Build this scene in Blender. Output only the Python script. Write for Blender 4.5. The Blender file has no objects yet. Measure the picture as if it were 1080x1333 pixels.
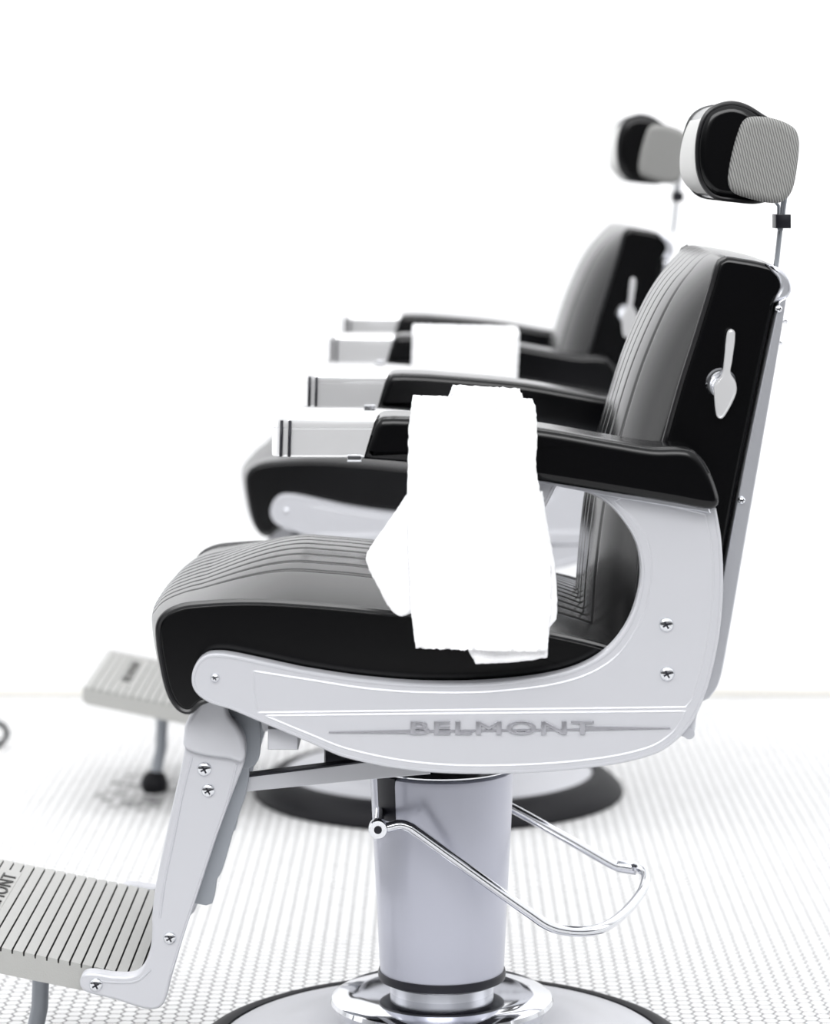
import bpy, bmesh, math
from mathutils import Vector, noise

F = 3850.0            # focal length in pixels of the 1080 px wide frame
XV, YH = 575.0, 222.0 # vanishing point of the row of chairs
H = 1.118             # eye height
D1 = F/1048.5         # first chair's column
D2 = D1/0.69
SC = bpy.context.scene
COL = SC.collection
PI = math.pi

# ------------------------------------------------------------------ materials
def new_mat(name):
    m = bpy.data.materials.new(name); m.use_nodes = True
    nt = m.node_tree
    return m, nt, nt.nodes, nt.links, nt.nodes['Principled BSDF']

def principled(name, color, metallic=0.0, rough=0.5, spec=0.5, bump=None, coat=0.0, sheen=0.0, mottle=0.0):
    m, nt, N, L, b = new_mat(name)
    b.inputs['Base Color'].default_value = (*color, 1)
    b.inputs['Metallic'].default_value = metallic
    b.inputs['Roughness'].default_value = rough
    b.inputs['Specular IOR Level'].default_value = spec
    b.inputs['Coat Weight'].default_value = coat
    b.inputs['Sheen Weight'].default_value = sheen; b.inputs['Sheen Roughness'].default_value = .35
    tc = N.new('ShaderNodeTexCoord')
    if bump:
        sc, st, dist = bump
        n = N.new('ShaderNodeTexNoise'); n.inputs['Scale'].default_value = sc; n.inputs['Detail'].default_value = 3
        L.new(tc.outputs['Object'], n.inputs['Vector'])
        bp = N.new('ShaderNodeBump'); bp.inputs['Strength'].default_value = st; bp.inputs['Distance'].default_value = dist
        L.new(n.outputs['Fac'], bp.inputs['Height']); L.new(bp.outputs['Normal'], b.inputs['Normal'])
    if mottle:
        n2 = N.new('ShaderNodeTexNoise'); n2.inputs['Scale'].default_value = 60; n2.inputs['Detail'].default_value = 4
        L.new(tc.outputs['Object'], n2.inputs['Vector'])
        r = N.new('ShaderNodeMapRange'); r.inputs['To Min'].default_value = max(0, rough-mottle); r.inputs['To Max'].default_value = rough+mottle
        L.new(n2.outputs['Fac'], r.inputs['Value']); L.new(r.outputs['Result'], b.inputs['Roughness'])
    return m

M = {}
M['leather'] = principled('black_leather', (.0006, .0006, .0010), 0, .19, .34, bump=(420, .02, .0003))
M['piping'] = principled('black_piping', (.004, .004, .005), 0, .28, .5)
M['silver'] = principled('silver_enamel', (.54, .545, .575), .25, .38, .5, bump=(900, .05, .0003))
M['column'] = principled('column_enamel', (.49, .50, .575), .5, .30, .5, coat=.3)
M['chrome'] = principled('polished_chrome', (.74, .75, .78), 1, .07, .5)
M['tray'] = principled('bright_ashtray_metal', (.86, .86, .87), .5, .10, .5)
M['satin'] = principled('satin_aluminium', (.60, .61, .65), .8, .32, .5)
M['rubber'] = principled('black_rubber', (.008, .008, .010), 0, .5, .15)
M['dark'] = principled('dark_steel', (.012, .012, .018), .2, .4, .4)
M['greysteel'] = principled('grey_painted_steel', (.30, .32, .35), .3, .4, .5)
M['whitevinyl'] = principled('white_vinyl', (.60, .60, .59), 0, .8, .2, bump=(300, .1, .0005))
M['plate'] = principled('cast_footplate', (.43, .43, .415), .35, .45, .5, bump=(700, .5, .0008))
M['terry'] = principled('white_terry', (.93, .93, .94), 0, .95, .1, bump=(450, .7, .002), sheen=.2)
M['lettering'] = principled('cast_lettering', (.40, .40, .43), .7, .25, .5)
M['groove'] = principled('groove_shadow_line', (.28, .28, .29), .2, .5, .4)
M['plate_dark'] = principled('dark_footplate_lines', (.05, .05, .048), .1, .6, .3)  # darker tone for the footplate's grooves and lettering

def corduroy():
    m, nt, N, L, b = new_mat('grey_ribbed_cloth')
    tc = N.new('ShaderNodeTexCoord'); mp = N.new('ShaderNodeMapping')
    mp.inputs['Rotation'].default_value = (0, math.radians(14), 0)
    w = N.new('ShaderNodeTexWave'); w.wave_type = 'BANDS'; w.bands_direction = 'X'
    w.inputs['Scale'].default_value = 105; w.inputs['Distortion'].default_value = 1.6
    w.inputs['Detail'].default_value = 2; w.inputs['Detail Scale'].default_value = 1.5
    L.new(tc.outputs['Object'], mp.inputs['Vector']); L.new(mp.outputs['Vector'], w.inputs['Vector'])
    r = N.new('ShaderNodeValToRGB')
    r.color_ramp.elements[0].position = .1; r.color_ramp.elements[0].color = (.15, .15, .147, 1)
    r.color_ramp.elements[1].position = .8; r.color_ramp.elements[1].color = (.31, .31, .30, 1)
    L.new(w.outputs['Fac'], r.inputs['Fac']); L.new(r.outputs['Color'], b.inputs['Base Color'])
    bp = N.new('ShaderNodeBump'); bp.inputs['Strength'].default_value = .5; bp.inputs['Distance'].default_value = .001
    L.new(w.outputs['Fac'], bp.inputs['Height']); L.new(bp.outputs['Normal'], b.inputs['Normal'])
    b.inputs['Roughness'].default_value = .8
    b.inputs['Specular IOR Level'].default_value = .2
    return m
M['corduroy'] = corduroy()

def wall_mat():
    m, nt, N, L, b = new_mat('white_wall_paint')
    tc = N.new('ShaderNodeTexCoord')
    n = N.new('ShaderNodeTexNoise'); n.inputs['Scale'].default_value = 40
    L.new(tc.outputs['Object'], n.inputs['Vector'])
    bp = N.new('ShaderNodeBump'); bp.inputs['Strength'].default_value = .05; bp.inputs['Distance'].default_value = .002
    L.new(n.outputs['Fac'], bp.inputs['Height']); L.new(bp.outputs['Normal'], b.inputs['Normal'])
    b.inputs['Base Color'].default_value = (.92, .92, .925, 1); b.inputs['Roughness'].default_value = .8
    return m
M['wall'] = wall_mat()

def floor_mat():
    m, nt, N, L, b = new_mat('white_hexagon_mosaic')
    geo = N.new('ShaderNodeNewGeometry')
    def vm(op, a, c=None):
        n = N.new('ShaderNodeVectorMath'); n.operation = op
        for i, v in enumerate((a, c)):
            if v is None: continue
            if isinstance(v, tuple): n.inputs[i].default_value = v
            else: L.new(v, n.inputs[i])
        return n
    def ma(op, a, c=None, clamp=False):
        n = N.new('ShaderNodeMath'); n.operation = op; n.use_clamp = clamp
        for i, v in enumerate((a, c)):
            if v is None: continue
            if isinstance(v, (int, float)): n.inputs[i].default_value = v
            else: L.new(v, n.inputs[i])
        return n.outputs[0]
    W = .0208; R = (math.sqrt(3), 1.0, 1.0); HR = (math.sqrt(3)/2, .5, 0)
    p = vm('SCALE', geo.outputs['Position']); p.inputs['Scale'].default_value = 1/W
    p0 = vm('ADD', p.outputs[0], (1732.0508*1.0, 1000.0, 0.0))
    def cell(v):
        d = vm('DIVIDE', v, R); fr = vm('FRACTION', d.outputs[0]); mu = vm('MULTIPLY', fr.outputs[0], R)
        s = vm('SUBTRACT', mu.outputs[0], HR)
        return s.outputs[0]
    a = cell(p0.outputs[0]); q = vm('ADD', p0.outputs[0], HR); c = cell(q.outputs[0])
    def parts(v):
        ab = vm('ABSOLUTE', v); sx = N.new('ShaderNodeSeparateXYZ'); L.new(ab.outputs[0], sx.inputs[0])
        x, y = sx.outputs[0], sx.outputs[1]
        return ma('MAXIMUM', y, ma('ADD', ma('MULTIPLY', x, .8660254), ma('MULTIPLY', y, .5)))
    da, dc = parts(a), parts(c)
    d = ma('MINIMUM', da, dc)
    sel = ma('LESS_THAN', da, dc)
    mix = N.new('ShaderNodeMix'); mix.data_type = 'VECTOR'
    L.new(sel, mix.inputs['Factor']); L.new(c, mix.inputs['A']) if False else None
    L.new(c, mix.inputs[4]); L.new(a, mix.inputs[5])
    ctr = vm('SUBTRACT', p.outputs[0], mix.outputs[1])          # tile centre, one value for each tile
    sn = vm('SNAP', ctr.outputs[0], (.25, .25, 1.0))
    wn = N.new('ShaderNodeTexWhiteNoise'); wn.noise_dimensions = '2D'; L.new(sn.outputs[0], wn.inputs['Vector'])
    grout = ma('MULTIPLY', ma('SUBTRACT', d, .440), 1/.02, True)
    tile = N.new('ShaderNodeMapRange'); tile.inputs['To Min'].default_value = .68; tile.inputs['To Max'].default_value = .75
    L.new(wn.outputs['Value'], tile.inputs['Value'])
    # a small patch of tiles, some darkened at random, beside the far footrest, and another under the far chair
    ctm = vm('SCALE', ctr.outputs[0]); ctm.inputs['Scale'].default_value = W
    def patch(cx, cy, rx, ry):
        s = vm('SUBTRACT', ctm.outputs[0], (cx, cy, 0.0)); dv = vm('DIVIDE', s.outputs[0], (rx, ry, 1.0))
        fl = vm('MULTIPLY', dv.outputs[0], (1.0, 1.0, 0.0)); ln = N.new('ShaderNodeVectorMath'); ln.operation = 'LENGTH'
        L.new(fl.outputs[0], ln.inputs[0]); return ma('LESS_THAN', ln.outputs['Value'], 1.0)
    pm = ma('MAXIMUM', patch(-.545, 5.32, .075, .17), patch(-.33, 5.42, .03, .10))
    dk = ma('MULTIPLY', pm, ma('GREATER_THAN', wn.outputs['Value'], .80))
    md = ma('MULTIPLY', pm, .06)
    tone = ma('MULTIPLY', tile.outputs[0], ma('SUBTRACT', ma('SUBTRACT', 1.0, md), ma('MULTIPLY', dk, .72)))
    cc = N.new('ShaderNodeCombineColor')
    for i in range(3): L.new(tone, cc.inputs[i])
    mx = N.new('ShaderNodeMix'); mx.data_type = 'RGBA'
    L.new(grout, mx.inputs['Factor']); L.new(cc.outputs[0], mx.inputs[6]); mx.inputs[7].default_value = (.05, .05, .055, 1)
    L.new(mx.outputs[2], b.inputs['Base Color'])
    bp = N.new('ShaderNodeBump'); bp.inputs['Strength'].default_value = .5; bp.inputs['Distance'].default_value = .001; bp.invert = True
    L.new(grout, bp.inputs['Height']); L.new(bp.outputs['Normal'], b.inputs['Normal'])
    b.inputs['Roughness'].default_value = .6; b.inputs['Specular IOR Level'].default_value = .15
    return m
M['floor'] = floor_mat()

# ------------------------------------------------------------------ mesh helpers
def px(x, y, yl):
    """pixel of the photograph -> local X, Z on the chair's own vertical plane at lateral offset yl"""
    k = (D1+yl)/F
    return ((x-XV)*k, H-(y-YH)*k)

def smooth_outline(pts, yl, step=5.0, closed=True):
    """pts in pixels, third item 'c' = sharp corner; returns dense local XZ outline"""
    n = len(pts); out = []
    P = [Vector((p[0], p[1])) for p in pts]; C = [len(p) > 2 for p in pts]
    rng = n if closed else n-1
    for i in range(rng):
        a, b = P[i], P[(i+1) % n]
        pa = P[(i-1) % n] if (closed or i > 0) else a
        nb = P[(i+2) % n] if (closed or i+2 < n) else b
        L_ = (b-a).length
        ta = (b-a) if C[i] or (not closed and i == 0) else (b-pa).normalized()*L_
        tb = (b-a) if C[(i+1) % n] or (not closed and i == n-2) else (nb-a).normalized()*L_
        k = max(1, int(L_/step))
        for j in range(k):
            t = j/k; t2 = t*t; t3 = t2*t
            out.append((2*t3-3*t2+1)*a + (t3-2*t2+t)*ta + (-2*t3+3*t2)*b + (t3-t2)*tb)
    if not closed: out.append(P[-1])
    res = [Vector(px(p.x, p.y, yl)) for p in out]
    if closed:
        area = sum(res[i].x*res[(i+1) % len(res)].y-res[(i+1) % len(res)].x*res[i].y for i in range(len(res)))
        if area < 0: res.reverse()
    return res     # counter-clockwise in XZ

def normals2d(o):
    n = len(o); ns = []
    for i in range(n):
        t = (o[(i+1) % n]-o[i]).normalized()+(o[i]-o[(i-1) % n]).normalized()
        if t.length < 1e-6: t = o[(i+1) % n]-o[i]
        t.normalize(); ns.append(Vector((t.y, -t.x)))   # outward for ccw
    return ns

def inset(o, d):
    n = len(o); q = []
    if d == 0: return list(o)
    for i in range(n):
        t1 = (o[i]-o[i-1]).normalized(); t2 = (o[(i+1) % n]-o[i]).normalized()
        n1 = Vector((t1.y, -t1.x)); n2 = Vector((t2.y, -t2.x))
        q.append(o[i]-(n1+n2)*(d/max(.35, 1+n1.dot(n2))))
    # where the inset contour folds back on itself, gather the folded run in one place
    bad = [(q[(i+1) % n]-q[i]).dot(o[(i+1) % n]-o[i]) <= 0 for i in range(n)]
    if any(bad) and not all(bad):
        s0 = next(i for i in range(n) if not bad[i]); i = 0
        while i < n:
            a = (s0+i) % n
            if bad[a]:
                run = [a]
                while bad[(run[-1]+1) % n]: run.append((run[-1]+1) % n)
                pts = run+[(run[-1]+1) % n]
                c = sum((q[k] for k in pts), Vector((0, 0)))/len(pts)
                for k in pts: q[k] = c.copy()
                i += len(run)
            i += 1
    return q

def finish(bm, angle=40):
    bmesh.ops.remove_doubles(bm, verts=bm.verts, dist=2e-6)
    bmesh.ops.recalc_face_normals(bm, faces=bm.faces)
    for f in bm.faces:
        f.smooth = len(f.verts) <= 4
    for e in bm.edges:
        if len(e.link_faces) == 2 and e.calc_face_angle(0) > math.radians(angle): e.smooth = False

def obj(name, bm, mat, parent=None, label=None, angle=40):
    finish(bm, angle)
    me = bpy.data.meshes.new(name); bm.to_mesh(me); bm.free()
    for m in (mat if isinstance(mat, (list, tuple)) else [mat]): me.materials.append(m)
    o = bpy.data.objects.new(name, me); COL.objects.link(o)
    if parent: o.parent = parent
    if label: o['label'] = label
    return o

def loft(bm, rings, cap=True, mi=0):
    vs = [[bm.verts.new(p) for p in r] for r in rings]
    n = len(vs[0]); fs = []
    for a, b in zip(vs, vs[1:]):
        for i in range(n):
            f = bm.faces.new((a[i], a[(i+1) % n], b[(i+1) % n], b[i])); f.material_index = mi
    if cap:
        for r in (vs[0], vs[-1]):
            f = bm.faces.new(r); f.material_index = mi
    return vs

def prism(bm, o, y0, y1, r=.003, seg=3, mi=0, mids=1, warp=None):
    rings = []
    ys = []
    for k in range(seg+1):
        a = k/seg*PI/2; ys.append((y0+r*(1-math.cos(a)), r*(1-math.sin(a))))
    for k in range(1, mids):
        ys.append((y0+r+(y1-y0-2*r)*k/mids, 0))
    for k in range(seg, -1, -1):
        a = k/seg*PI/2; ys.append((y1-r*(1-math.cos(a)), r*(1-math.sin(a))))
    for y, d in ys:
        oo = inset(o, d)
        ring = [Vector((p.x, y, p.y)) for p in oo]
        if warp: ring = [warp(p) for p in ring]
        rings.append(ring)
    loft(bm, rings, mi=mi)

def cushion(bm, o, y0, y1, off, n=150, r=.006):
    ns = normals2d(o); rings = []
    sts = []
    for k in range(4): a = k/4*PI/2; sts.append((y0+r*(1-math.cos(a)), r*(1-math.sin(a))))
    for k in range(n+1): sts.append((y0+r+(y1-y0-2*r)*k/n, 0))
    for k in range(3, -1, -1): a = k/4*PI/2; sts.append((y1-r*(1-math.cos(a)), r*(1-math.sin(a))))
    for y, d in sts:
        t = ((y-y0)/(y1-y0))*2-1
        rings.append([Vector((p.x+m.x*(off(t, p, m)-d), y, p.y+m.y*(off(t, p, m)-d))) for p, m in zip(o, ns)])
    loft(bm, rings)

def tube(bm, path, r, seg=12, closed=False, mi=0):
    path = [Vector(p) for p in path]; n = len(path); rings = []
    up = Vector((0, 1, 0)); prev = None
    for i in range(n):
        a = path[(i-1) % n] if (closed or i > 0) else path[i]
        b = path[(i+1) % n] if (closed or i < n-1) else path[i]
        t = (b-a).normalized()
        if prev is None:
            s = t.cross(up)
            if s.length < .1: s = t.cross(Vector((1, 0, 0)))
        else: s = prev-t*prev.dot(t)
        s.normalize(); prev = s; u = t.cross(s)
        rr = r[i] if isinstance(r, (list, tuple)) else r
        rings.append([path[i]+s*rr*math.cos(2*PI*k/seg)+u*rr*math.sin(2*PI*k/seg) for k in range(seg)])
    if closed:
        vs = [[bm.verts.new(p) for p in g] for g in rings]
        # match the last ring to the first
        best = min(range(seg), key=lambda s_: (vs[-1][0].co-vs[0][s_].co).length)
        for i in range(n):
            A = vs[i]; B = vs[(i+1) % n]; sh = best if i == n-1 else 0
            for k in range(seg):
                f = bm.faces.new((A[k], A[(k+1) % seg], B[(k+1+sh) % seg], B[(k+sh) % seg])); f.material_index = mi
    else: loft(bm, rings, mi=mi)

def lathe(bm, prof, c=(0, 0, 0), seg=96, axis='Z', mi=0, flip=1):
    rings = []
    for r, z in prof:
        r = max(r, 1e-5)
        if axis == 'Z': rings.append([Vector((c[0]+r*math.cos(2*PI*k/seg), c[1]+r*math.sin(2*PI*k/seg), c[2]+z)) for k in range(seg)])
        else: rings.append([Vector((c[0]+r*math.cos(2*PI*k/seg), c[1]+z*flip, c[2]+r*math.sin(2*PI*k/seg))) for k in range(seg)])
    loft(bm, rings, mi=mi)

def box(bm, x0, x1, y0, y1, z0, z1, r=.002, mi=0):
    o = [Vector((x0, z0)), Vector((x1, z0)), Vector((x1, z1)), Vector((x0, z1))]
    prism(bm, o, y0, y1, r, 2, mi)

def stroke(o, ww, closed=True):
    pass

def empty(name, loc, label, cat, group=None):
    o = bpy.data.objects.new(name, None); COL.objects.link(o)
    o.location = loc; o['label'] = label; o['category'] = cat; o.empty_display_size = .1
    if group: o['group'] = group
    return o

def screw(parent, x, y, yl, r=.0078, side=-1, name='screw'):
    X, Z = px(x, y, yl)
    bm = bmesh.new()
    prof = [(r, 0), (r, .001), (r*.85, .0026), (r*.5, .0036), (0, .004)]
    lathe(bm, prof, (X, yl, Z), 24, 'Y', 0, side)
    for a in (.5, .5+PI/2):
        dx, dz = math.cos(a)*r*.55, math.sin(a)*r*.55
        w = r*.12; nx, nz = -math.sin(a)*w, math.cos(a)*w
        o = [Vector((X-dx-nx, Z-dz-nz)), Vector((X+dx-nx, Z+dz-nz)), Vector((X+dx+nx, Z+dz+nz)), Vector((X-dx+nx, Z-dz+nz))]
        ya, yb = yl+side*.0028, yl+side*.0044
        prism(bm, o, min(ya, yb), max(ya, yb), .0001, 1, 1)
    return obj(name, bm, [M['chrome'], M['dark']], parent)

def text_bm(s, size, extrude, mat4, wide=1.0, bevel=0.0):
    cu = bpy.data.curves.new('lettering_curve', 'FONT'); cu.body = s; cu.size = size; cu.extrude = extrude
    cu.align_x = 'CENTER'; cu.align_y = 'CENTER'; cu.space_character = 1.12; cu.bevel_depth = bevel; cu.offset = .0
    o = bpy.data.objects.new('lettering_curve', cu); COL.objects.link(o)
    bpy.context.view_layer.update()
    me = bpy.data.meshes.new_from_object(o.evaluated_get(bpy.context.evaluated_depsgraph_get()))
    bpy.data.objects.remove(o); bpy.data.curves.remove(cu)
    from mathutils import Matrix
    me.transform(Matrix.Diagonal((wide, 1, 1, 1))); me.transform(mat4)
    bm = bmesh.new(); bm.from_mesh(me); bpy.data.meshes.remove(me)
    return bm

# ------------------------------------------------------------------ the barber chair
def make_chair():
    root = empty('barber_chair', (0, D1, 0),
        'black leather barber chair in sharp focus in front, towel over its near arm', 'barber chair')

    # ---- base
    bm = bmesh.new()
    lathe(bm, [(0, .060), (.10, .060), (.13, .0585), (.165, .056), (.208, .053), (.212, .050), (.245, .046), (.270, .042), (.2765, .038), (.2765, .02), (0, .02)], seg=128)
    base = obj('base', bm, M['silver'], root)
    bm = bmesh.new()
    lathe(bm, [(.2768, .030), (.2768, .041), (.285, .0425), (.300, .037), (.318, .024), (.330, .012), (.332, .004), (.328, 0), (.2768, 0), (.2768, .030)], seg=128)
    obj('rubber_rim', bm, M['rubber'], base, 'black rubber rim')
    bm = bmesh.new()
    lathe(bm, [(0, .101), (.066, .101), (.10, .1005), (.128, .098), (.1365, .093), (.138, .088), (.133, .084), (.128, .075), (.12, .0605), (0, .0605)], seg=128)
    obj('chrome_plate', bm, M['chrome'], base, 'mirror-polished round plate')
    # ---- column
    ztop = H-(1018-YH)*(D1-.089)/F
    zc = H-(1283-YH)*(D1-.077)/F
    bm = bmesh.new()
    lathe(bm, [(0, ztop-.001), (.084, ztop-.001), (.0885, ztop-.003), (.0890, ztop-.01), (.0768, zc), (.074, zc-.001), (0, zc-.001)], seg=128)
    col = obj('column', bm, M['column'], root)
    bm = bmesh.new()
    lathe(bm, [(.0745, zc), (.0785, zc), (.0795, zc-.004), (.0785, zc-.010), (.070, zc-.014), (.060, zc-.014), (.060, zc)], seg=96)
    obj('collar', bm, M['dark'], col, 'dark ring')
    bm = bmesh.new()
    lathe(bm, [(0, zc-.010), (.0645, zc-.010), (.0640, .101), (0, .101)], seg=96)
    obj('piston', bm, M['satin'], col)
    bm = bmesh.new()
    lathe(bm, [(.052, ztop), (.0865, ztop), (.0885, ztop+.0015), (.0885, ztop+.003), (.085, ztop+.0035), (.052, ztop+.0035)], seg=96)
    obj('top_ring', bm, M['chrome'], col, 'chrome ring')
    # slot in the column's flank
    bm = bmesh.new(); rings = []
    z0s = H-(1070-YH)*(D1-.06)/F
    for k in range(9):
        a = math.radians(207+ (230-207)*k/8)   # angle measured in XY
        ring = []
        for z, rr in ((z0s, .0875), (ztop-.001, .0905), (ztop-.001, .080), (z0s, .078)):
            f_ = (z-zc)/(ztop-zc); R_ = .0768+(.0890-.0768)*f_
            R_ = R_+.0006 if rr > .085 else R_-.006
            ring.append(Vector((R_*math.cos(a), R_*math.sin(a), z)))
        rings.append(ring)
    loft(bm, rings)
    obj('lever_slot', bm, M['dark'], col, 'black slot')
    # ---- seat subframe
    bm = bmesh.new()
    zs0 = H-(1003-YH)*D1/F
    lathe(bm, [(0, ztop+.0036), (.05, ztop+.0036), (.05, ztop+.06), (0, ztop+.06)], seg=48)
    box(bm, -.14, .17, -.16, .16, ztop+.03, ztop+.085, .006)
    sub = obj('seat_subframe', bm, M['dark'], root, 'dark steel frame under the seat')
    for sx in (-.20, .16):
        bm = bmesh.new(); box(bm, sx, sx+.035, -.276, .276, ztop+.075, ztop+.10, .004)
        obj('cross_beam', bm, M['silver'], sub)

    # ---- seat cushion
    yl0 = -.270
    so = [(205, 822), (209, 806), (223, 794), (247, 787), (330, 783), (430, 789), (500, 796), (600, 806), (700, 822), (800, 846), (822, 862, 'c'),
          (815, 900, 'c'), (560, 905), (360, 898), (300, 905), (262, 915), (246, 927), (232, 922), (220, 903), (211, 868)]
    o = smooth_outline(so, yl0, 4)
    def ribs(t, lim, nr, depth, w):
        if abs(t) > lim+.04: return 0
        x = (t+lim)/(2*lim)*nr; d = abs(x-round(x))*(2*lim)/nr
        return -depth*math.exp(-(d/w)**2)
    def seat_off(t, p, m):
        pxx = p.x*F/(D1+yl0)+XV
        k = 1 if pxx < 560 else max(.35, 1-(pxx-560)/330)
        q = max(0, min(1, (pxx-200)/190)); k *= q*q*(3-2*q)
        up = max(m.y, 0)
        c = .038*k*(1-abs(t)**2.2)*up - (.003*(1-q)*(1-t*t) if m.y > .2 else 0) + .022*(1-abs(t)**3)*max(-m.x, 0)*(1-up*.5)
        if p.y > .53: c += ribs(t, .62, 9, .0028, .010)*min(1, up*1.2+max(-m.x, 0)*.6)
        return c
    bm = bmesh.new(); cushion(bm, o, yl0, -yl0, seat_off, 170, .005)
    seat = obj('seat_cushion', bm, M['leather'], root, angle=60)
    for y in (yl0+.002, -yl0-.002):
        bm = bmesh.new(); tube(bm, [(p.x, y, p.y) for p in inset(o, .0005)], .0036, 8, True)
        obj('piping', bm, M['piping'], seat)

    # ---- backrest
    yb = -.262
    bo = [(935, 342), (944, 335), (962, 336.5), (992, 342), (1014, 350), (1026, 366), (1025, 382), (1012, 390), (1007, 402), (992, 470), (974, 560), (958, 640), (942, 730), (930, 810), (916, 893, 'c'),
          (824, 890, 'c'), (826, 830), (831, 760), (839, 690), (851, 625), (869, 560), (886, 500), (905, 440), (926, 372)]
    o = smooth_outline(bo, yb, 4)
    def back_off(t, p, m):
        f = max(-m.x, 0)**.8; up = max(m.y, 0)
        pyy = (H-p.y)*F/(D1+yb)+YH; f *= 1-math.exp(-max(0, pyy-330)/58)
        c = .054*(1-abs(t)**3.6)*f + .004*(1-t*t)*up
        c += ribs(t, .62, 6, .0022, .010)*min(1, f*1.3)
        return c
    bm = bmesh.new(); cushion(bm, o, yb, -yb, back_off, 170, .006)
    back = obj('backrest', bm, M['leather'], root, angle=60)
    for y in (yb+.002, -yb-.002):
        bm = bmesh.new()
        line = [(p.x, y, p.y) for p in smooth_outline([(824, 888), (826, 830), (831, 760), (839, 690), (851, 625), (869, 560), (886, 500), (905, 440), (926, 372), (936, 341), (945, 336)], yb, 6, False)]
        tube(bm, line, .0034, 8)
        obj('piping', bm, M['piping'], back)
    # metal shell behind
    ms = [(1013, 392, 'c'), (1023, 386, 'c'), (1013, 450), (987, 600), (966, 720), (947, 830), (935, 888), (922, 908), (914, 912), (912, 905, 'c'), (925, 830), (942, 740), (960, 645), (977, 560), (995, 475)]
    bm = bmesh.new(); prism(bm, smooth_outline(ms, yb, 5), yb-.006, -yb+.006, .0015, 2)
    sh = obj('back_shell', bm, M['satin'], root, 'brushed metal back plate')
    bm = bmesh.new()  # added pale strip that stands in for the sheen on the black corner
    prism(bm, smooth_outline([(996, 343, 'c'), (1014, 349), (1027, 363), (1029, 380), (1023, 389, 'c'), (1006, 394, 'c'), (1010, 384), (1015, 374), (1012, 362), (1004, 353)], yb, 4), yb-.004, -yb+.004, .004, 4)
    obj('corner_sheen', bm, M['satin'], sh, 'pale rounded strip standing in for the sheen on the corner above the back plate')
    screw(sh, 1013, 402, yb-.006, .0045); screw(sh, 965, 651, yb-.006, .0045)
    for (x, y) in ((1024, 418), (1017, 446)):
        bm = bmesh.new()
        X, Z = px(x, y, yb)
        tube(bm, [(X-.006, yb+.02, Z), (X+.003, yb+.02, Z-.001)], .003, 8)
        obj('bolt', bm, M['chrome'], sh)
    # recline levers, one on each flank
    lo = [(945, 432), (950, 427.5), (955, 432), (951, 470), (949, 484), (956, 497), (956, 512), (941, 541), (935.5, 544), (931, 540), (928, 512), (928, 500), (938, 486), (941, 468)]
    for s in (-1, 1):
        yy = yb if s < 0 else -yb
        X, Z = px(938, 499, yb)
        bm = bmesh.new()
        lathe(bm, [(.0175, 0), (.0178, .002), (.016, .0045), (.013, .0045), (.011, .0035), (0, .0035)], (X, yy, Z), 40, 'Y', 0, s)
        obj('lever_boss', bm, M['chrome'], back, 'round chrome boss behind the lever')
        bm2 = bmesh.new()
        ol = smooth_outline(lo, yb, 3)
        a, b = yy+s*.006, yy+s*.014
        prism(bm2, ol, min(a, b), max(a, b), .0025, 3)
        lathe(bm2, [(.006, .003), (.006, .008), (0, .008)], (X, yy, Z), 16, 'Y', 0, s)
        # raised rim round the handle
        tube(bm2, [(p.x, yy+s*.013, p.y) for p in inset(ol, .0012)], .0013, 6, True)
        obj('recline_lever', bm2, M['tray'], back, 'chrome recline lever, narrow above and pointed below')

    # ---- headrest
    hy = -.108
    hb = [(912, 163), (924, 143), (948, 133.5), (970, 137), (992, 150), (1022, 170), (1030, 200), (1020, 245), (992, 262), (955, 261), (928, 255), (912, 234), (907, 198)]
    bm = bmesh.new(); oh = smooth_outline(hb, hy, 4); prism(bm, oh, hy, -hy, .012, 5, mids=6)
    head = obj('headrest', bm, M['leather'], root)
    for y in (hy+.007, -hy-.007):
        bm = bmesh.new()
        tube(bm, [(p.x, y, p.y) for p in inset(oh, .001)], .0032, 8, True)
        obj('piping', bm, M['piping'], head)
    hw = [(942, 137), (923, 145), (911, 163), (903, 193), (902, 222), (908, 239), (920, 250), (938, 257), (965, 250), (965, 150)]
    def hwarp(p): return p
    bm = bmesh.new()
    ow = smooth_outline(hw, hy, 4); prism(bm, ow, hy+.010, -hy-.006, .012, 6, mids=6)
    obj('front_pad', bm, M['whitevinyl'], head, 'pale front pad')
    hp = [(976, 152), (1005, 154), (1032, 166), (1039, 182), (1037, 215), (1030, 248), (1018, 262), (1000, 264), (966, 256), (952, 249), (947, 236), (951, 205), (960, 172), (967, 157)]
    for s in (-1, 1):
        a, b = (hy-.014, hy+.01) if s < 0 else (-hy-.01, -hy+.014)
        bm = bmesh.new(); prism(bm, smooth_outline(hp, hy, 4), a, b, .010, 5)
        obj('side_pad', bm, M['corduroy'], head, 'grey ribbed side pad')
    # stem
    st = [(1024, 235), (1019, 270), (1015, 300), (1011, 338), (1008, 356)]
    bm = bmesh.new()
    for y in (-.012, .012):
        tube(bm, [(*[px(x, yy_, 0)[0]], y, px(x, yy_, 0)[1]) for x, yy_ in st[:3]], .0022, 8)
    tube(bm, [(px(x, y_, 0)[0], 0, px(x, y_, 0)[1]) for x, y_ in st[2:]], .0032, 8)
    tube(bm, [(px(1003, 255, 0)[0], 0, px(1003, 255, 0)[1]), (px(1013, 268, 0)[0], 0, px(1013, 268, 0)[1]), (px(1013, 285, 0)[0], 0, px(1013, 285, 0)[1])], .002, 8)
    stem = obj('headrest_stem', bm, M['greysteel'], root)
    X0, Z0 = px(1007, 297, 0); X1, Z1 = px(1027, 279, 0)
    bm = bmesh.new(); box(bm, X0, X1, -.02, .02, Z0, Z1, .002)
    obj('clamp', bm, M['dark'], stem, 'black clamp block')

    # ---- side castings (two)
    cy = -.305
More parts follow.
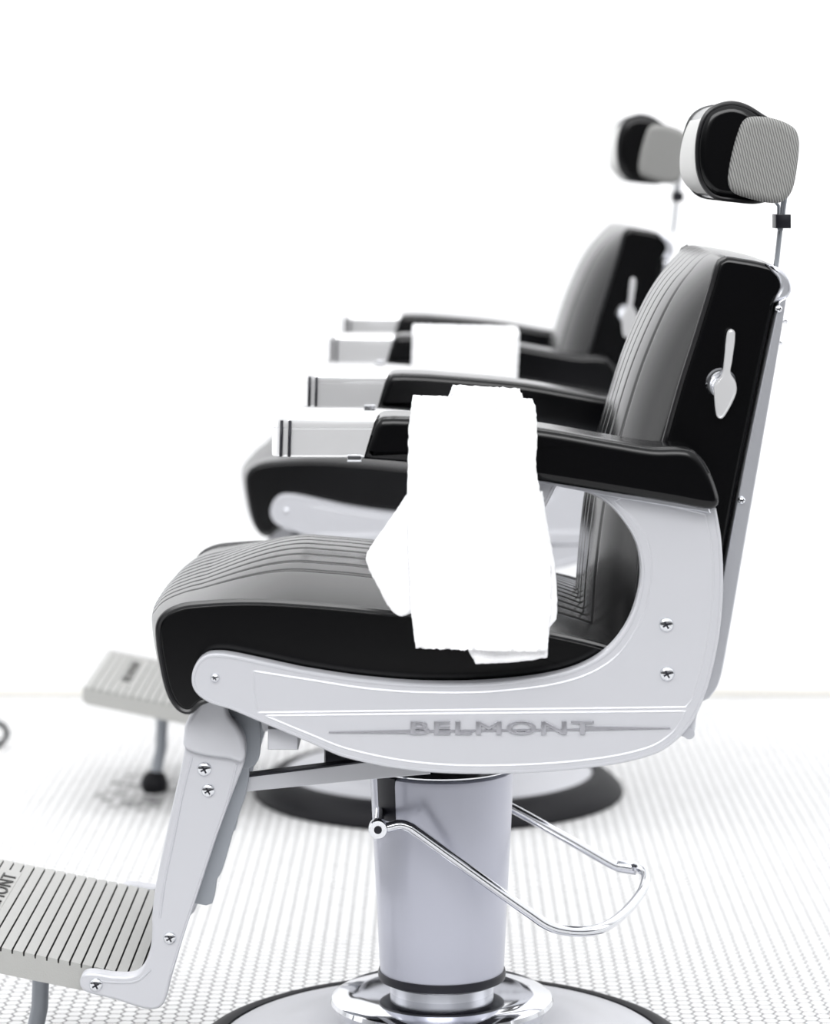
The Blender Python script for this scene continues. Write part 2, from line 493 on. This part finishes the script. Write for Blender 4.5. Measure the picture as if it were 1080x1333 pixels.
    co = [(249, 884), (255, 864), (268, 853), (285, 851), (305, 853.5), (350, 863), (400, 873.5), (480, 885), (560, 890.5), (650, 888), (735, 875), (785, 851), (817, 812), (833, 760), (830, 715), (812, 680), (785, 652), (752, 637),
          (725, 631, 'c'), (708, 664, 'c'), (700, 664, 'c'), (700, 622, 'c'), (800, 634), (932, 662, 'c'), (939, 705), (941, 770), (934, 840), (915, 912), (890, 955), (850, 983), (760, 1001), (640, 1008), (540, 1004), (450, 987), (400, 966), (345, 943), (300, 924), (272, 915), (254, 901)]
    oc = smooth_outline(co, cy, 4)
    def frame_part(s):
        a, b = (cy, cy+.028) if s < 0 else (-cy-.028, -cy)
        bm = bmesh.new(); prism(bm, oc, a, b, .003, 3)
        fr = obj('side_casting', bm, M['silver'], root)
        yo = cy if s < 0 else -cy
        # raised rim and panel lines cast into the face
        bm = bmesh.new()
        ring1 = [(330, 874, 'c'), (400, 885), (480, 897), (560, 902), (650, 900), (742, 886), (797, 859), (830, 815), (846, 765), (845, 712), (828, 680), (800, 652, 'c'), (815, 644, 'c'), (918, 669, 'c'), (927, 715), (928, 775), (920, 840), (902, 908), (892, 921, 'c'), (335, 928, 'c'), (331, 900)]
        ring2 = [(345, 932, 'c'), (892, 926, 'c'), (876, 953), (842, 974), (760, 990), (640, 997), (545, 993), (455, 976), (400, 955)]
        for rg, rr in ((ring1, .0022), (ring2, .0022)):
            bm = bmesh.new()
            tube(bm, [(p.x, yo-s*.0015, p.y) for p in smooth_outline(rg, cy, 5)], rr, 8, True)
            obj('panel_rim', bm, M['silver'], fr)
        bm = bmesh.new()
        edge = inset(oc, .0025)
        tube(bm, [(p.x, yo-s*.0010, p.y) for p in edge], .0022, 6, True)
        obj('edge_bead', bm, M['silver'], fr)
        # lettering with its pointed bar
        from mathutils import Matrix
        X, Z = px(652, 948, cy)
        rot = Matrix.Rotation(PI/2, 4, 'X') if s < 0 else Matrix.Rotation(PI, 4, 'Z') @ Matrix.Rotation(PI/2, 4, 'X')
        bmt = text_bm('BELMONT', .021, .0015, Matrix.Translation((X, yo+s*.001, Z)) @ rot, 2.05, .0004)
        bar = []
        for (xa, xb) in ((428, 545), (760, 872)):
            o = smooth_outline([(xa, 952, 'c'), (xb, 949.5, 'c'), (xb, 955, 'c'), (xa, 954, 'c')] if xa < 500 else [(xa, 945, 'c'), (xb, 947, 'c'), (xb, 948.5, 'c'), (xa, 951, 'c')], cy, 20)
            prism(bmt, o, yo-.0018, yo+.0018, .0004, 1)
        o = smooth_outline([(540, 950.5, 'c'), (765, 948, 'c'), (765, 951, 'c'), (540, 953.5, 'c')], cy, 40)
        prism(bmt, o, yo-.0014, yo+.0014, .0003, 1)
        obj('raised_lettering', bmt, M['lettering'], fr, 'raised cast lettering on a pointed bar', angle=20)
        for (x, y) in ((867, 813), (868, 877)): screw(fr, x, y, yo, .0085, s)
        screw(fr, 280, 882, yo, .0052, s)
        return fr
    frame_part(-1)
    frame_part(1)
    # rear pivot pin
    bm = bmesh.new(); X, Z = px(897, 956, cy)
    tube(bm, [(X, cy+.004, Z), (X, .10, Z), (X, -cy-.004, Z)], .0065, 16)
    po = smooth_outline([(905, 905), (911, 912), (907, 935), (903, 958), (893, 962), (884, 955), (888, 930)], cy, 5)
    pp = obj('pivot_pin', bm, M['satin'], root)
    for a, b in ((cy+.006, cy+.018), (-cy-.018, -cy-.006)):
        bm = bmesh.new(); prism(bm, po, a, b, .002, 2); obj('pivot_lug', bm, M['silver'], pp)

    # ---- armrests (two) with ashtrays
    ay = -.335
    ao = [(493, 545), (512, 542, 'c'), (560, 544), (700, 557), (800, 574), (850, 582), (893, 583), (910, 592), (924, 614), (935, 645), (935, 658), (926, 664), (880, 656.5), (800, 643), (700, 627), (600, 612), (530, 603), (471, 598, 'c'), (482, 566)]
    oa = smooth_outline(ao, ay, 4)
    tb = [(352, 545, 'c'), (487, 545, 'c'), (471, 597, 'c'), (352, 596, 'c')]
    for s in (-1, 1):
        a, b = (ay, ay+.092) if s < 0 else (.372, .464)
        near = a if s < 0 else b; cx_arm = (a+b)/2; hw_ = (b-a)/2
        xr = px(905, 600, ay)[0]; xe = px(935, 600, ay)[0]
        def aw(p, a=a, b=b):
            return p
            t = (p.y-(a+b)/2)/((b-a)/2)
            # rear end tapers in plan, top crowned
            if p.x > xr-.05: 
                u = min(1, (p.x-(xr-.05))/(xe-xr+.05)); p = Vector((p.x, (a+b)/2+(p.y-(a+b)/2)*(1-.42*u*u), p.z))
            return p
        bm = bmesh.new(); prism(bm, oa, a, b, .010, 6, mids=8)
        arm = obj('armrest', bm, M['leather'], root)
        bm = bmesh.new()
        tp = smooth_outline([(484, 562), (494, 545), (512, 542), (560, 544), (700, 557), (800, 574), (850, 582), (893, 583), (910, 593), (922, 612)], ay, 5, False)
        for e, sg in ((a, 1), (b, -1)):
            bm = bmesh.new()
            tube(bm, [aw(Vector((p.x, e+sg*.0052, p.y-.0042))) for p in tp], .0026, 8)
            obj('piping', bm, M['piping'], arm)
        # chrome flip-top ashtray in the arm's front end
        xl = px(352, 560, ay)[0]; ZT = px(0, 543, ay)[1]; ZB = px(0, 597, ay)[1]; XR_t = px(489, 543, ay)[0]; XR_b = px(473, 597, ay)[0]
        bm = bmesh.new(); rings = []
        e = .003; R_ = .024
        plan = []
        ya, ybb = a+e, b-e
        for k in range(9):
            t = PI+k/8*PI/2; plan.append((xl+R_+R_*math.cos(t), ya+R_+R_*math.sin(t)))
        plan.append((None, ya)); plan.append((None, ybb))
        for k in range(9):
            t = PI/2+k/8*PI/2; plan.append((xl+R_+R_*math.cos(t), ybb-R_+R_*math.sin(t)))
        def pring(z, ins):
            ring = []; f = (z-ZB)/(ZT-ZB)
            for (x, y) in plan:
                if x is None: x = XR_b+(XR_t-XR_b)*f
                else: x = x+ins*(1 if x < xl+R_ else 0)
                cyy = (ya+ybb)/2; y = cyy+(y-cyy)*(1-ins/((ybb-ya)/2))
                ring.append(Vector((x, y, z)))
            return ring
        for z, ins in ((ZB, .003), (ZB+.0015, .0005), (ZB+.003, 0), (ZB+.0045, 0), (ZT-.0155, 0), (ZT-.014, 0), (ZT-.0135, .0008), (ZT-.0128, .0008), (ZT-.0123, 0), (ZT-.002, 0), (ZT-.0005, .0008), (ZT, .003)):
            rings.append(pring(z, ins))
        loft(bm, rings)
        ash = obj('ashtray', bm, M['tray'], arm, 'chrome ashtray box with rounded front')
        bm = bmesh.new()
        xa, xb = px(452, 0, ay)[0], px(470, 0, ay)[0]
        box(bm, xa, xb, a+.001, a+.02, ZB-.004, ZB+.004, .0015)
        obj('catch', bm, M['chrome'], arm)
        for xs, ysd in ((365, a+.0045), (376, a+.0015)):  # dark strips put in for the reflections on the rounded chrome end
            bm = bmesh.new(); X = px(xs, 0, ay)[0]
            tube(bm, [(X, ysd, ZB+.002), (X+.0012, ysd, ZT-.004)], .0018, 8)
            obj('reflection_stripe', bm, M['dark'], ash)
        # metal bracket that carries the arm on the casting
        x0, z0 = px(712, 634, ay)
        bk = [(700, 618, 'c'), (920, 655, 'c'), (925, 668, 'c'), (790, 646, 'c'), (700, 628, 'c')]
        y0, y1 = (ay+.02, ay+.075) if s < 0 else (cy*-1-.028, .44)
        bm = bmesh.new(); prism(bm, smooth_outline(bk, ay+.02, 20), y0, y1, .001, 1)
        obj('arm_bracket', bm, M['satin'], arm)

    # ---- footrest legs (two)
    ly = -.225
    lo = [(272, 909, 'c'), (255, 922), (243, 938), (240, 958), (240, 976), (228, 1032), (215, 1092), (203, 1150), (198, 1190), (197, 1225), (190, 1252), (176, 1268), (150, 1270), (118, 1266), (106, 1270), (104, 1284), (112, 1292), (150, 1302), (196, 1315), (212, 1308), (222, 1276), (238, 1222), (262, 1150), (286, 1078), (310, 1014), (318, 992), (319, 966), (312, 948), (298, 933), (288, 920, 'c')]
    ol = smooth_outline(lo, ly, 4)
    for s in (-1, 1):
        a, b = (ly, ly+.022) if s < 0 else (-ly-.022, -ly)
        bm = bmesh.new(); prism(bm, ol, a, b, .0035, 3)
        leg = obj('footrest_leg', bm, M['silver'], root)
        yo = a if s < 0 else b
        bm = bmesh.new()
        # rounded knuckle at the top and pressed edge lines
        kn = smooth_outline([(268, 888), (256, 918), (243, 938), (240, 955), (241, 972), (262, 981), (300, 987), (317, 990), (319, 966), (312, 946), (298, 926), (290, 892)], ly, 4)
        a2, b2 = (yo-.010, yo+.004) if s < 0 else (yo-.004, yo+.010)
        prism(bm, kn, a2, b2, .006, 4)
        obj('knuckle', bm, M['silver'], leg)
        bm = bmesh.new()
        for line in ([(250, 985), (238, 1032), (226, 1092), (214, 1150), (208, 1195)], [(308, 995), (294, 1050), (278, 1095), (254, 1168), (232, 1235), (222, 1268)], [(118, 1276), (150, 1279), (178, 1277), (196, 1262)]):
            bm = bmesh.new()
            tube(bm, [(p.x, yo, p.y) for p in smooth_outline(line, ly, 6, False)], .0014, 6)
            obj('pressed_edge', bm, M['silver'], leg)
        for (x, y, r) in ((266, 1001, .0085), (271, 1029, .008), (221, 1221, .0075), (125, 1282, .008)): screw(leg, x, y, yo, r, s)
        # inner rail behind the leg
        bm = bmesh.new()
        rl = smooth_outline([(300, 985, 'c'), (325, 992, 'c'), (319, 1035), (303, 1085), (287, 1140), (280, 1152, 'c'), (274, 1183), (266, 1186, 'c'), (235, 1180, 'c'), (280, 1030)], ly, 6)
        a3, b3 = (b+.002, b+.020) if s < 0 else (a-.020, a-.002)
        prism(bm, rl, a3, b3, .002, 2)
        obj('inner_rail', bm, M['greysteel'], leg)
        # hinge bracket up to the casting
        bm = bmesh.new()
        hb_ = smooth_outline([(262, 870), (292, 872), (335, 935), (338, 960), (330, 1002), (300, 1002), (285, 960)], ly, 8)
        a4, b4 = (b+.001, b+.012) if s < 0 else (a-.012, a-.001)
        prism(bm, hb_, a4, b4, .002, 2)
        X, Z = px(283, 888, ly)
        ye = cy+.027 if s < 0 else -cy-.027
        tube(bm, [(X, (a4+b4)/2, Z), (X, ye, Z)], .012, 16)
        obj('hinge_bracket', bm, M['greysteel'], leg, 'grey steel hinge bracket')
    # ---- footplate
    fy = -.198
    def top_y(x): return 1234+(x-3)*.204
    bm = bmesh.new(); prof = []
    x = -104; T = 15.0
    band0, band1 = -2.0, 20.0     # plain band for the lettering
    n = 0; gx = []
    while x < 186:
        gx.append(x); x += T
    prof.append((-108, top_y(-108)+3)); prof.append((-106, top_y(-106)))
    for g in gx[1:]:
        prof += [(g-1.3, top_y(g)), (g-1.0, top_y(g)+5), (g+1.0, top_y(g)+5), (g+1.3, top_y(g))]
    prof += [(186, top_y(186)), (186, top_y(186)+22), (150, top_y(150)+30), (104, top_y(104)+34), (0, top_y(0)+34), (-100, top_y(-100)+34), (-108, top_y(-108)+28)]
    oo = [Vector(px(a_, b_, fy)) for a_, b_ in prof]
    loft(bm, [[Vector((p.x, y, p.y)) for p in oo] for y in (fy, -fy)])
    bm.faces.ensure_lookup_table()
    for i in range(len(gx)-1):
        for j in (1, 2, 3): bm.faces[1+i*4+j].material_index = 1
    fp = obj('footplate', bm, [M['plate'], M['plate_dark']], root)
    from mathutils import Matrix
    Xc, Zc = px(-38, top_y(-38), fy); ang = math.atan(.204)
    # band and lettering running across the plate, read from the seat
    bm = bmesh.new()
    x0, z0 = px(-50, top_y(-50), fy); x1, z1 = px(-26, top_y(-26), fy)
    loft(bm, [[Vector((x0, y, z0-.002)), Vector((x1, y, z1-.002)), Vector((x1, y, z1+.0008)), Vector((x0, y, z0+.0008))] for y in (-.11, .15)])
    obj('name_band', bm, M['plate'], fp)
    mt = Matrix.Translation((Xc, .02, Zc+.0012)) @ Matrix.Rotation(ang, 4, 'Y') @ Matrix.Rotation(PI/2, 4, 'Z')
    bmt = text_bm('BELMONT', .026, .001, mt, 1.7)
    obj('raised_lettering', bmt, M['plate_dark'], fp, 'dark lettering across the footplate', angle=20)
    # support foot
    X = -.497; zt = px(0, 1285, 0)[1]
    bm = bmesh.new(); tube(bm, [(X, 0, zt+.035), (X-.002, 0, .08), (X-.012, 0, .03)], .0105, 20)
    sf = obj('footplate_support', bm, M['greysteel'], fp, 'grey round support tube')
    sf.parent = root
    bm = bmesh.new()
    lathe(bm, [(0, .0), (.018, .0), (.024, .007), (.025, .018), (.020, .031), (.011, .038), (0, .038)], (X-.014, 0, 0), 24)
    obj('rubber_foot', bm, M['rubber'], sf, 'black rubber foot')
    # ---- strut
    sy = -.19
    o = smooth_outline([(312, 1012, 'c'), (480, 991, 'c'), (560, 985, 'c'), (560, 1008, 'c'), (480, 1015, 'c'), (318, 1031, 'c')], sy, 30)
    for a, b in ((-sy-.008, -sy), (sy, sy+.008)):
        bm = bmesh.new(); prism(bm, o, a, b, .0015, 2); strut = obj('footrest_strut', bm, M['silver'], root)
    bm = bmesh.new()
    o = smooth_outline([(314, 1010, 'c'), (480, 989.5, 'c'), (480, 992, 'c'), (314, 1013, 'c')], sy, 30)
    prism(bm, o, sy-.0008, sy+.02, .0004, 1)
    obj('strut_edge', bm, M['dark'], strut, 'dark upper edge')

    # ---- pump lever
    ny, fy2 = -.135, .135
    def P3(x, y, yl): a_, b_ = px(x, y, yl); return Vector((a_, yl, b_))
    key = [P3(493, 1078, ny), P3(505, 1077, ny), P3(520, 1073.5, ny), P3(533, 1077, ny), P3(545, 1085, ny), P3(600, 1125, ny), P3(650, 1161, ny), P3(690, 1189, ny), P3(712, 1204, ny+.001), P3(735, 1211, ny+.005), P3(765, 1212, ny+.015), P3(790, 1205, ny+.04), P3(815, 1186, ny+.10), P3(833, 1164, ny+.17), P3(840, 1148, ny+.21), P3(839, 1137, ny+.245), P3(830, 1131, fy2-.006), P3(815, 1128, fy2)]
    far = [P3(815, 1129, fy2), P3(798, 1126, fy2), P3(735, 1090, fy2), P3(668, 1053, fy2), P3(620, 1030, fy2), P3(590, 1020, fy2), P3(520, 1042, fy2), P3(503, 1050, fy2)]
    def spline(k, n=6):
        out = []
        for i in range(len(k)-1):
            a = k[max(i-1, 0)]; b = k[i]; c = k[i+1]; d = k[min(i+2, len(k)-1)]
            for j in range(n):
                t = j/n
                out.append(.5*((2*b)+(-a+c)*t+(2*a-5*b+4*c-d)*t*t+(-a+3*b-3*c+d)*t**3))
        out.append(k[-1]); return out
    bm = bmesh.new(); tube(bm, spline(key), .0062, 14); tube(bm, spline(far), .0062, 14)
    pl = obj('pump_lever', bm, M['chrome'], root)
    bm = bmesh.new(); tube(bm, [P3(803, 1127, fy2), P3(828, 1131, fy2)], .0082, 16)
    obj('sleeve', bm, M['chrome'], pl)
    bm = bmesh.new()
    Xp, Zp = px(492, 1078, ny)
    lathe(bm, [(0, .0), (.0105, .0), (.0115, .002), (.0115, .014), (0, .014)], (Xp, ny-.010, Zp), 28, 'Y')
    lathe(bm, [(0, -.0003), (.0048, -.0003), (.0048, .001), (0, .001)], (Xp, ny-.0105, Zp), 20, 'Y', 1)
    tube(bm, [(Xp, ny, Zp), (Xp, -ny, Zp)], .006, 12, mi=0)
    obj('pivot', bm, [M['chrome'], M['dark']], pl)
    return root

def children(o): return [c for c in bpy.data.objects if c.parent == o]

def copy_tree(o, parent=None):
    c = o.copy(); COL.objects.link(c); c.parent = parent
    for ch in children(o): copy_tree(ch, c)
    return c

chair = make_chair()
chair2 = copy_tree(chair)
chair2.location = (-.006, D2, 0)
chair2['label'] = 'blurred black leather barber chair farther back, half hidden behind the front one'
for o in (chair, chair2): o['group'] = 'barber chairs in a row'
for ch in children(chair2):           # the far chair's headrest is raised a little
    if ch.name.startswith('headrest'):
        ch.location.z += .016; ch.location.x += .008

# ------------------------------------------------------------------ towels
def fuzz(bm, amp, sc):
    bm.normal_update()
    for v in bm.verts:
        n = noise.noise(v.co*sc)*amp + noise.noise(v.co*sc*3.1)*amp*.5
        v.co += v.normal*n

def drape(bm, left, right, y_lo, arm_a, arm_b, top_px, back_lo, lift=0.0, nx=70, th=.009, wav=.003, seed=0):
    """folded cloth over the arm: left/right give pixel x for a pixel y; cross section goes up the near face, over and down"""
    ya = arm_a-.014-lift; yb = arm_b+.012+lift
    def lerp(tab, y):
        if y <= tab[0][0]: return tab[0][1]
        for (a, b), (c, d) in zip(tab, tab[1:]):
            if y <= c: return b+(d-b)*(y-a)/(c-a)
        return tab[-1][1]
    path = []        # (pixel y at near plane, yl)
    y = y_lo
    while y > top_px+14: path.append((y, ya)); y -= 5
    for k in range(9):
        t = k/8*PI/2; path.append((top_px+14-14*math.sin(t), ya+.016*(1-math.cos(t))))
    for k in range(1, 9): path.append((top_px, ya+.016+(yb-.032-ya)*k/8))
    for k in range(9):
        t = k/8*PI/2; path.append((top_px+14*(1-math.cos(t)), yb-.016+.016*math.sin(t)))
    y = top_px+14
    while y < back_lo: path.append((y, yb)); y += 8
    rows = []
    for y, yl in path:
        l, r = lerp(left, y), lerp(right, y); row = []
        if lift > .01 and yl < (ya+yb)/2: yl = yl+lift*1.9*max(0, min(1, (y-528)/105))
        for i in range(nx+1):
            u = i/nx; x = l+(r-l)*u
            X, Z = px(x, y, ya)
            # cloth slope follows the arm
            Z -= 0
            below = max(0, min(1, (y-620)/120))
            wv = wav*below*(math.sin(u*7+seed)+.6*math.sin(u*15+seed*2+y*.01))
            row.append(Vector((X, yl-abs(wv)*1.2 if yl < (ya+yb)/2 else yl, Z-(u-.5)*.004)))
        rows.append(row)
    outer = [[bm.verts.new(p) for p in r] for r in rows]
    # inner skin
    nrm = []
    inner = []
    for j, r in enumerate(rows):
        a = rows[max(j-1, 0)]; b = rows[min(j+1, len(rows)-1)]
        rr = []
        for i in range(nx+1):
            t = b[i]-a[i]; n = Vector((0, t.z, -t.y)).normalized()
            rr.append(bm.verts.new(r[i]+n*th))
        inner.append(rr)
    m, n = len(rows), nx+1
    for j in range(m-1):
        for i in range(n-1):
            bm.faces.new((outer[j][i], outer[j][i+1], outer[j+1][i+1], outer[j+1][i]))
            bm.faces.new((inner[j][i], inner[j+1][i], inner[j+1][i+1], inner[j][i+1]))
    for j in range(m-1):
        bm.faces.new((outer[j][0], outer[j+1][0], inner[j+1][0], inner[j][0]))
        bm.faces.new((outer[j][-1], inner[j][-1], inner[j+1][-1], outer[j+1][-1]))
    for i in range(n-1):
        bm.faces.new((outer[0][i], inner[0][i], inner[0][i+1], outer[0][i+1]))
        bm.faces.new((outer[-1][i], outer[-1][i+1], inner[-1][i+1], inner[-1][i]))

def sheet(bm, pts, y0, y1, r):
    """thick hanging cloth panel"""
    o = smooth_outline(pts, y0, 3)
    prism(bm, o, y0, y1, r, 4, mids=2)

A0, A1 = -.335, -.243
bm = bmesh.new()
drape(bm, [(505, 537), (520, 537), (560, 532), (640, 530), (700, 531), (797, 535), (846, 541)],
      [(505, 688), (515, 696), (560, 699), (605, 697), (660, 706), (730, 716), (800, 716), (818, 713), (846, 712)], 846, A0-.004, A1, 527, 700, .004)
drape(bm, [(500, 592), (515, 590), (540, 580), (600, 575)], [(500, 674), (515, 680), (560, 690), (600, 695)], 640, A0-.010, A1, 515, 560, .011, nx=36)
bmesh.ops.recalc_face_normals(bm, faces=bm.faces); fuzz(bm, .0016, 260)
tw = obj('towel', bm, M['terry'], None, 'white terry towel draped over the near arm of the front chair, long folds hanging down', angle=80)
tw.location = (0, D1, 0)
tw['category'] = 'towel'; tw['group'] = 'white towels on the arms'
# lower folds of the same cloth
bm = bmesh.new()
sheet(bm, [(575, 560, 'c'), (545, 612), (530, 642), (505, 680), (478, 720), (477, 733), (492, 765), (510, 796), (523, 803), (540, 796, 'c'), (575, 790, 'c'), (660, 560, 'c')], A0-.0125, A0-.0015, .004)
sheet(bm, [(600, 700, 'c'), (610, 848, 'c'), (619, 865, 'c'), (665, 863), (712, 857, 'c'), (715, 818, 'c'), (724, 803), (723, 745), (714, 690), (706, 640, 'c'), (660, 640, 'c')], A0-.0125, A0-.0015, .004)
fuzz(bm, .0008, 200)
fl = obj('lower_fold', bm, M['terry'], tw, angle=80)

# towel on the far chair's arm
bm = bmesh.new()
drape(bm, [(520, 529), (535, 524), (560, 524), (640, 522), (760, 524)], [(520, 726), (535, 732), (560, 732), (640, 728), (760, 724)], 720, A0-.004, A1, 531, 660, .004, nx=60)
bmesh.ops.recalc_face_normals(bm, faces=bm.faces); fuzz(bm, .0014, 220)
tw2 = obj('towel', bm, M['terry'], None, 'blurred white towel folded flat over the near arm of the far chair', angle=80)
tw2.location = (-.006, D2, 0)
tw2['category'] = 'towel'; tw2['group'] = 'white towels on the arms'

# ------------------------------------------------------------------ loop of cable at the left edge
bm = bmesh.new()
Yc = 5.72; kx = Yc/F
c = Vector(((-14-XV)*kx, Yc, H-(931-YH)*kx)); R_ = .034
pts = [c+Vector((R_*math.cos(2*PI*k/36), .02*math.sin(2*PI*k/36), R_*.62*math.sin(2*PI*k/36))) for k in range(36)]
tube(bm, pts, .0055, 10, True)
mn = min(v.co.z for v in bm.verts)
for v in bm.verts: v.co.z -= mn-.0005
ring = obj('cable_loop', bm, M['rubber'], None, 'thin dark cable loop standing on the tiles at the left edge of the photo')
ring['category'] = 'cable'

# ------------------------------------------------------------------ setting
WALL_Y = F/611*1.0
bm = bmesh.new()
for p in ((-6, .6), (6, .6), (6, WALL_Y), (-6, WALL_Y)): bm.verts.new((p[0], p[1], 0))
bm.verts.ensure_lookup_table(); bm.faces.new(bm.verts[:])
o = obj('floor', bm, M['floor']); o['kind'] = 'structure'
bm = bmesh.new(); box(bm, -6, 6, WALL_Y, WALL_Y+.12, 0, 3.4, .0005)
o = obj('wall_back', bm, M['wall']); o['kind'] = 'structure'
bm = bmesh.new(); box(bm, -6, 6, WALL_Y-.012, WALL_Y, 0, .012, .003)
o = obj('baseboard_back', bm, principled('cove_tile', (.70, .68, .63), 0, .4, .5)); o['kind'] = 'structure'

# ------------------------------------------------------------------ light
def area(name, loc, target, sx, sy, power, color=(1, 1, 1)):
    l = bpy.data.lights.new(name, 'AREA'); l.shape = 'RECTANGLE'; l.size = sx; l.size_y = sy; l.energy = power; l.color = color
    o = bpy.data.objects.new(name, l); COL.objects.link(o); o.location = loc
    d = Vector(target)-Vector(loc); o.rotation_euler = d.to_track_quat('-Z', 'Y').to_euler()
    return o
area('overhead_fill', (0, 4.9, 3.3), (0, 4.9, 0), 5, 3.0, 22)  # unseen overhead area light, added to brighten the room
area('overhead_fill', (-.3, -.3, 3.3), (0, 3.6, .7), 4, 1.8, 120)  # unseen fill added above the camera for towel and castings
area('wall_fill', (0, 5.0, 3.25), (0, 6.5, 1.0), 7, .6, 60)  # unseen strip of light added to brighten the back wall
area('side_fill', (-4.6, 5.0, 1.7), (0, 4.8, .9), 3.0, 2.6, 22)  # unseen area light added on the left
area('side_fill', (4.2, 4.0, 2.0), (0, 5.0, .8), 3.0, 2.4, 25)  # unseen area light added on the right

w = bpy.data.worlds.new('bright_room'); SC.world = w; w.use_nodes = True
N = w.node_tree.nodes; L = w.node_tree.links; bg = N['Background']
tc = N.new('ShaderNodeTexCoord'); sp = N.new('ShaderNodeSeparateXYZ'); L.new(tc.outputs['Generated'], sp.inputs[0])
def rng(sock, a, b, c, d):
    m = N.new('ShaderNodeMapRange'); L.new(sock, m.inputs['Value'])
    for k, v in zip(('From Min', 'From Max', 'To Min', 'To Max'), (a, b, c, d)): m.inputs[k].default_value = v
    return m.outputs[0]
# world gradient shaped for the reflections: bright above and ahead, dim low behind
up = rng(sp.outputs['Z'], .12, .55, .08, 1.1); fw = rng(sp.outputs['Y'], -.35, .25, 0, 1)
mxw = N.new('ShaderNodeMix'); L.new(fw, mxw.inputs[0]); L.new(up, mxw.inputs[2]); mxw.inputs[3].default_value = .85
bg.inputs['Color'].default_value = (.97, .98, 1, 1)
L.new(mxw.outputs[0], bg.inputs['Strength'])

# ------------------------------------------------------------------ camera
cam = bpy.data.cameras.new('camera'); co = bpy.data.objects.new('camera', cam); COL.objects.link(co)
co.location = (0, 0, H); co.rotation_euler = (PI/2, 0, 0)
cam.sensor_fit = 'HORIZONTAL'; cam.sensor_width = 36; cam.lens = F/1080*36
cam.shift_x = -(XV-540)/1080; cam.shift_y = -(666.5-YH)/1080
cam.dof.use_dof = True; cam.dof.focus_distance = D1-.12; cam.dof.aperture_fstop = cam.lens/26.0
cam.clip_start = .05
SC.camera = co
SC.view_settings.view_transform = 'Standard'; SC.view_settings.look = 'None'
SC.view_settings.gamma = 1; SC.view_settings.use_curve_mapping = False
SC.view_settings.exposure = .35
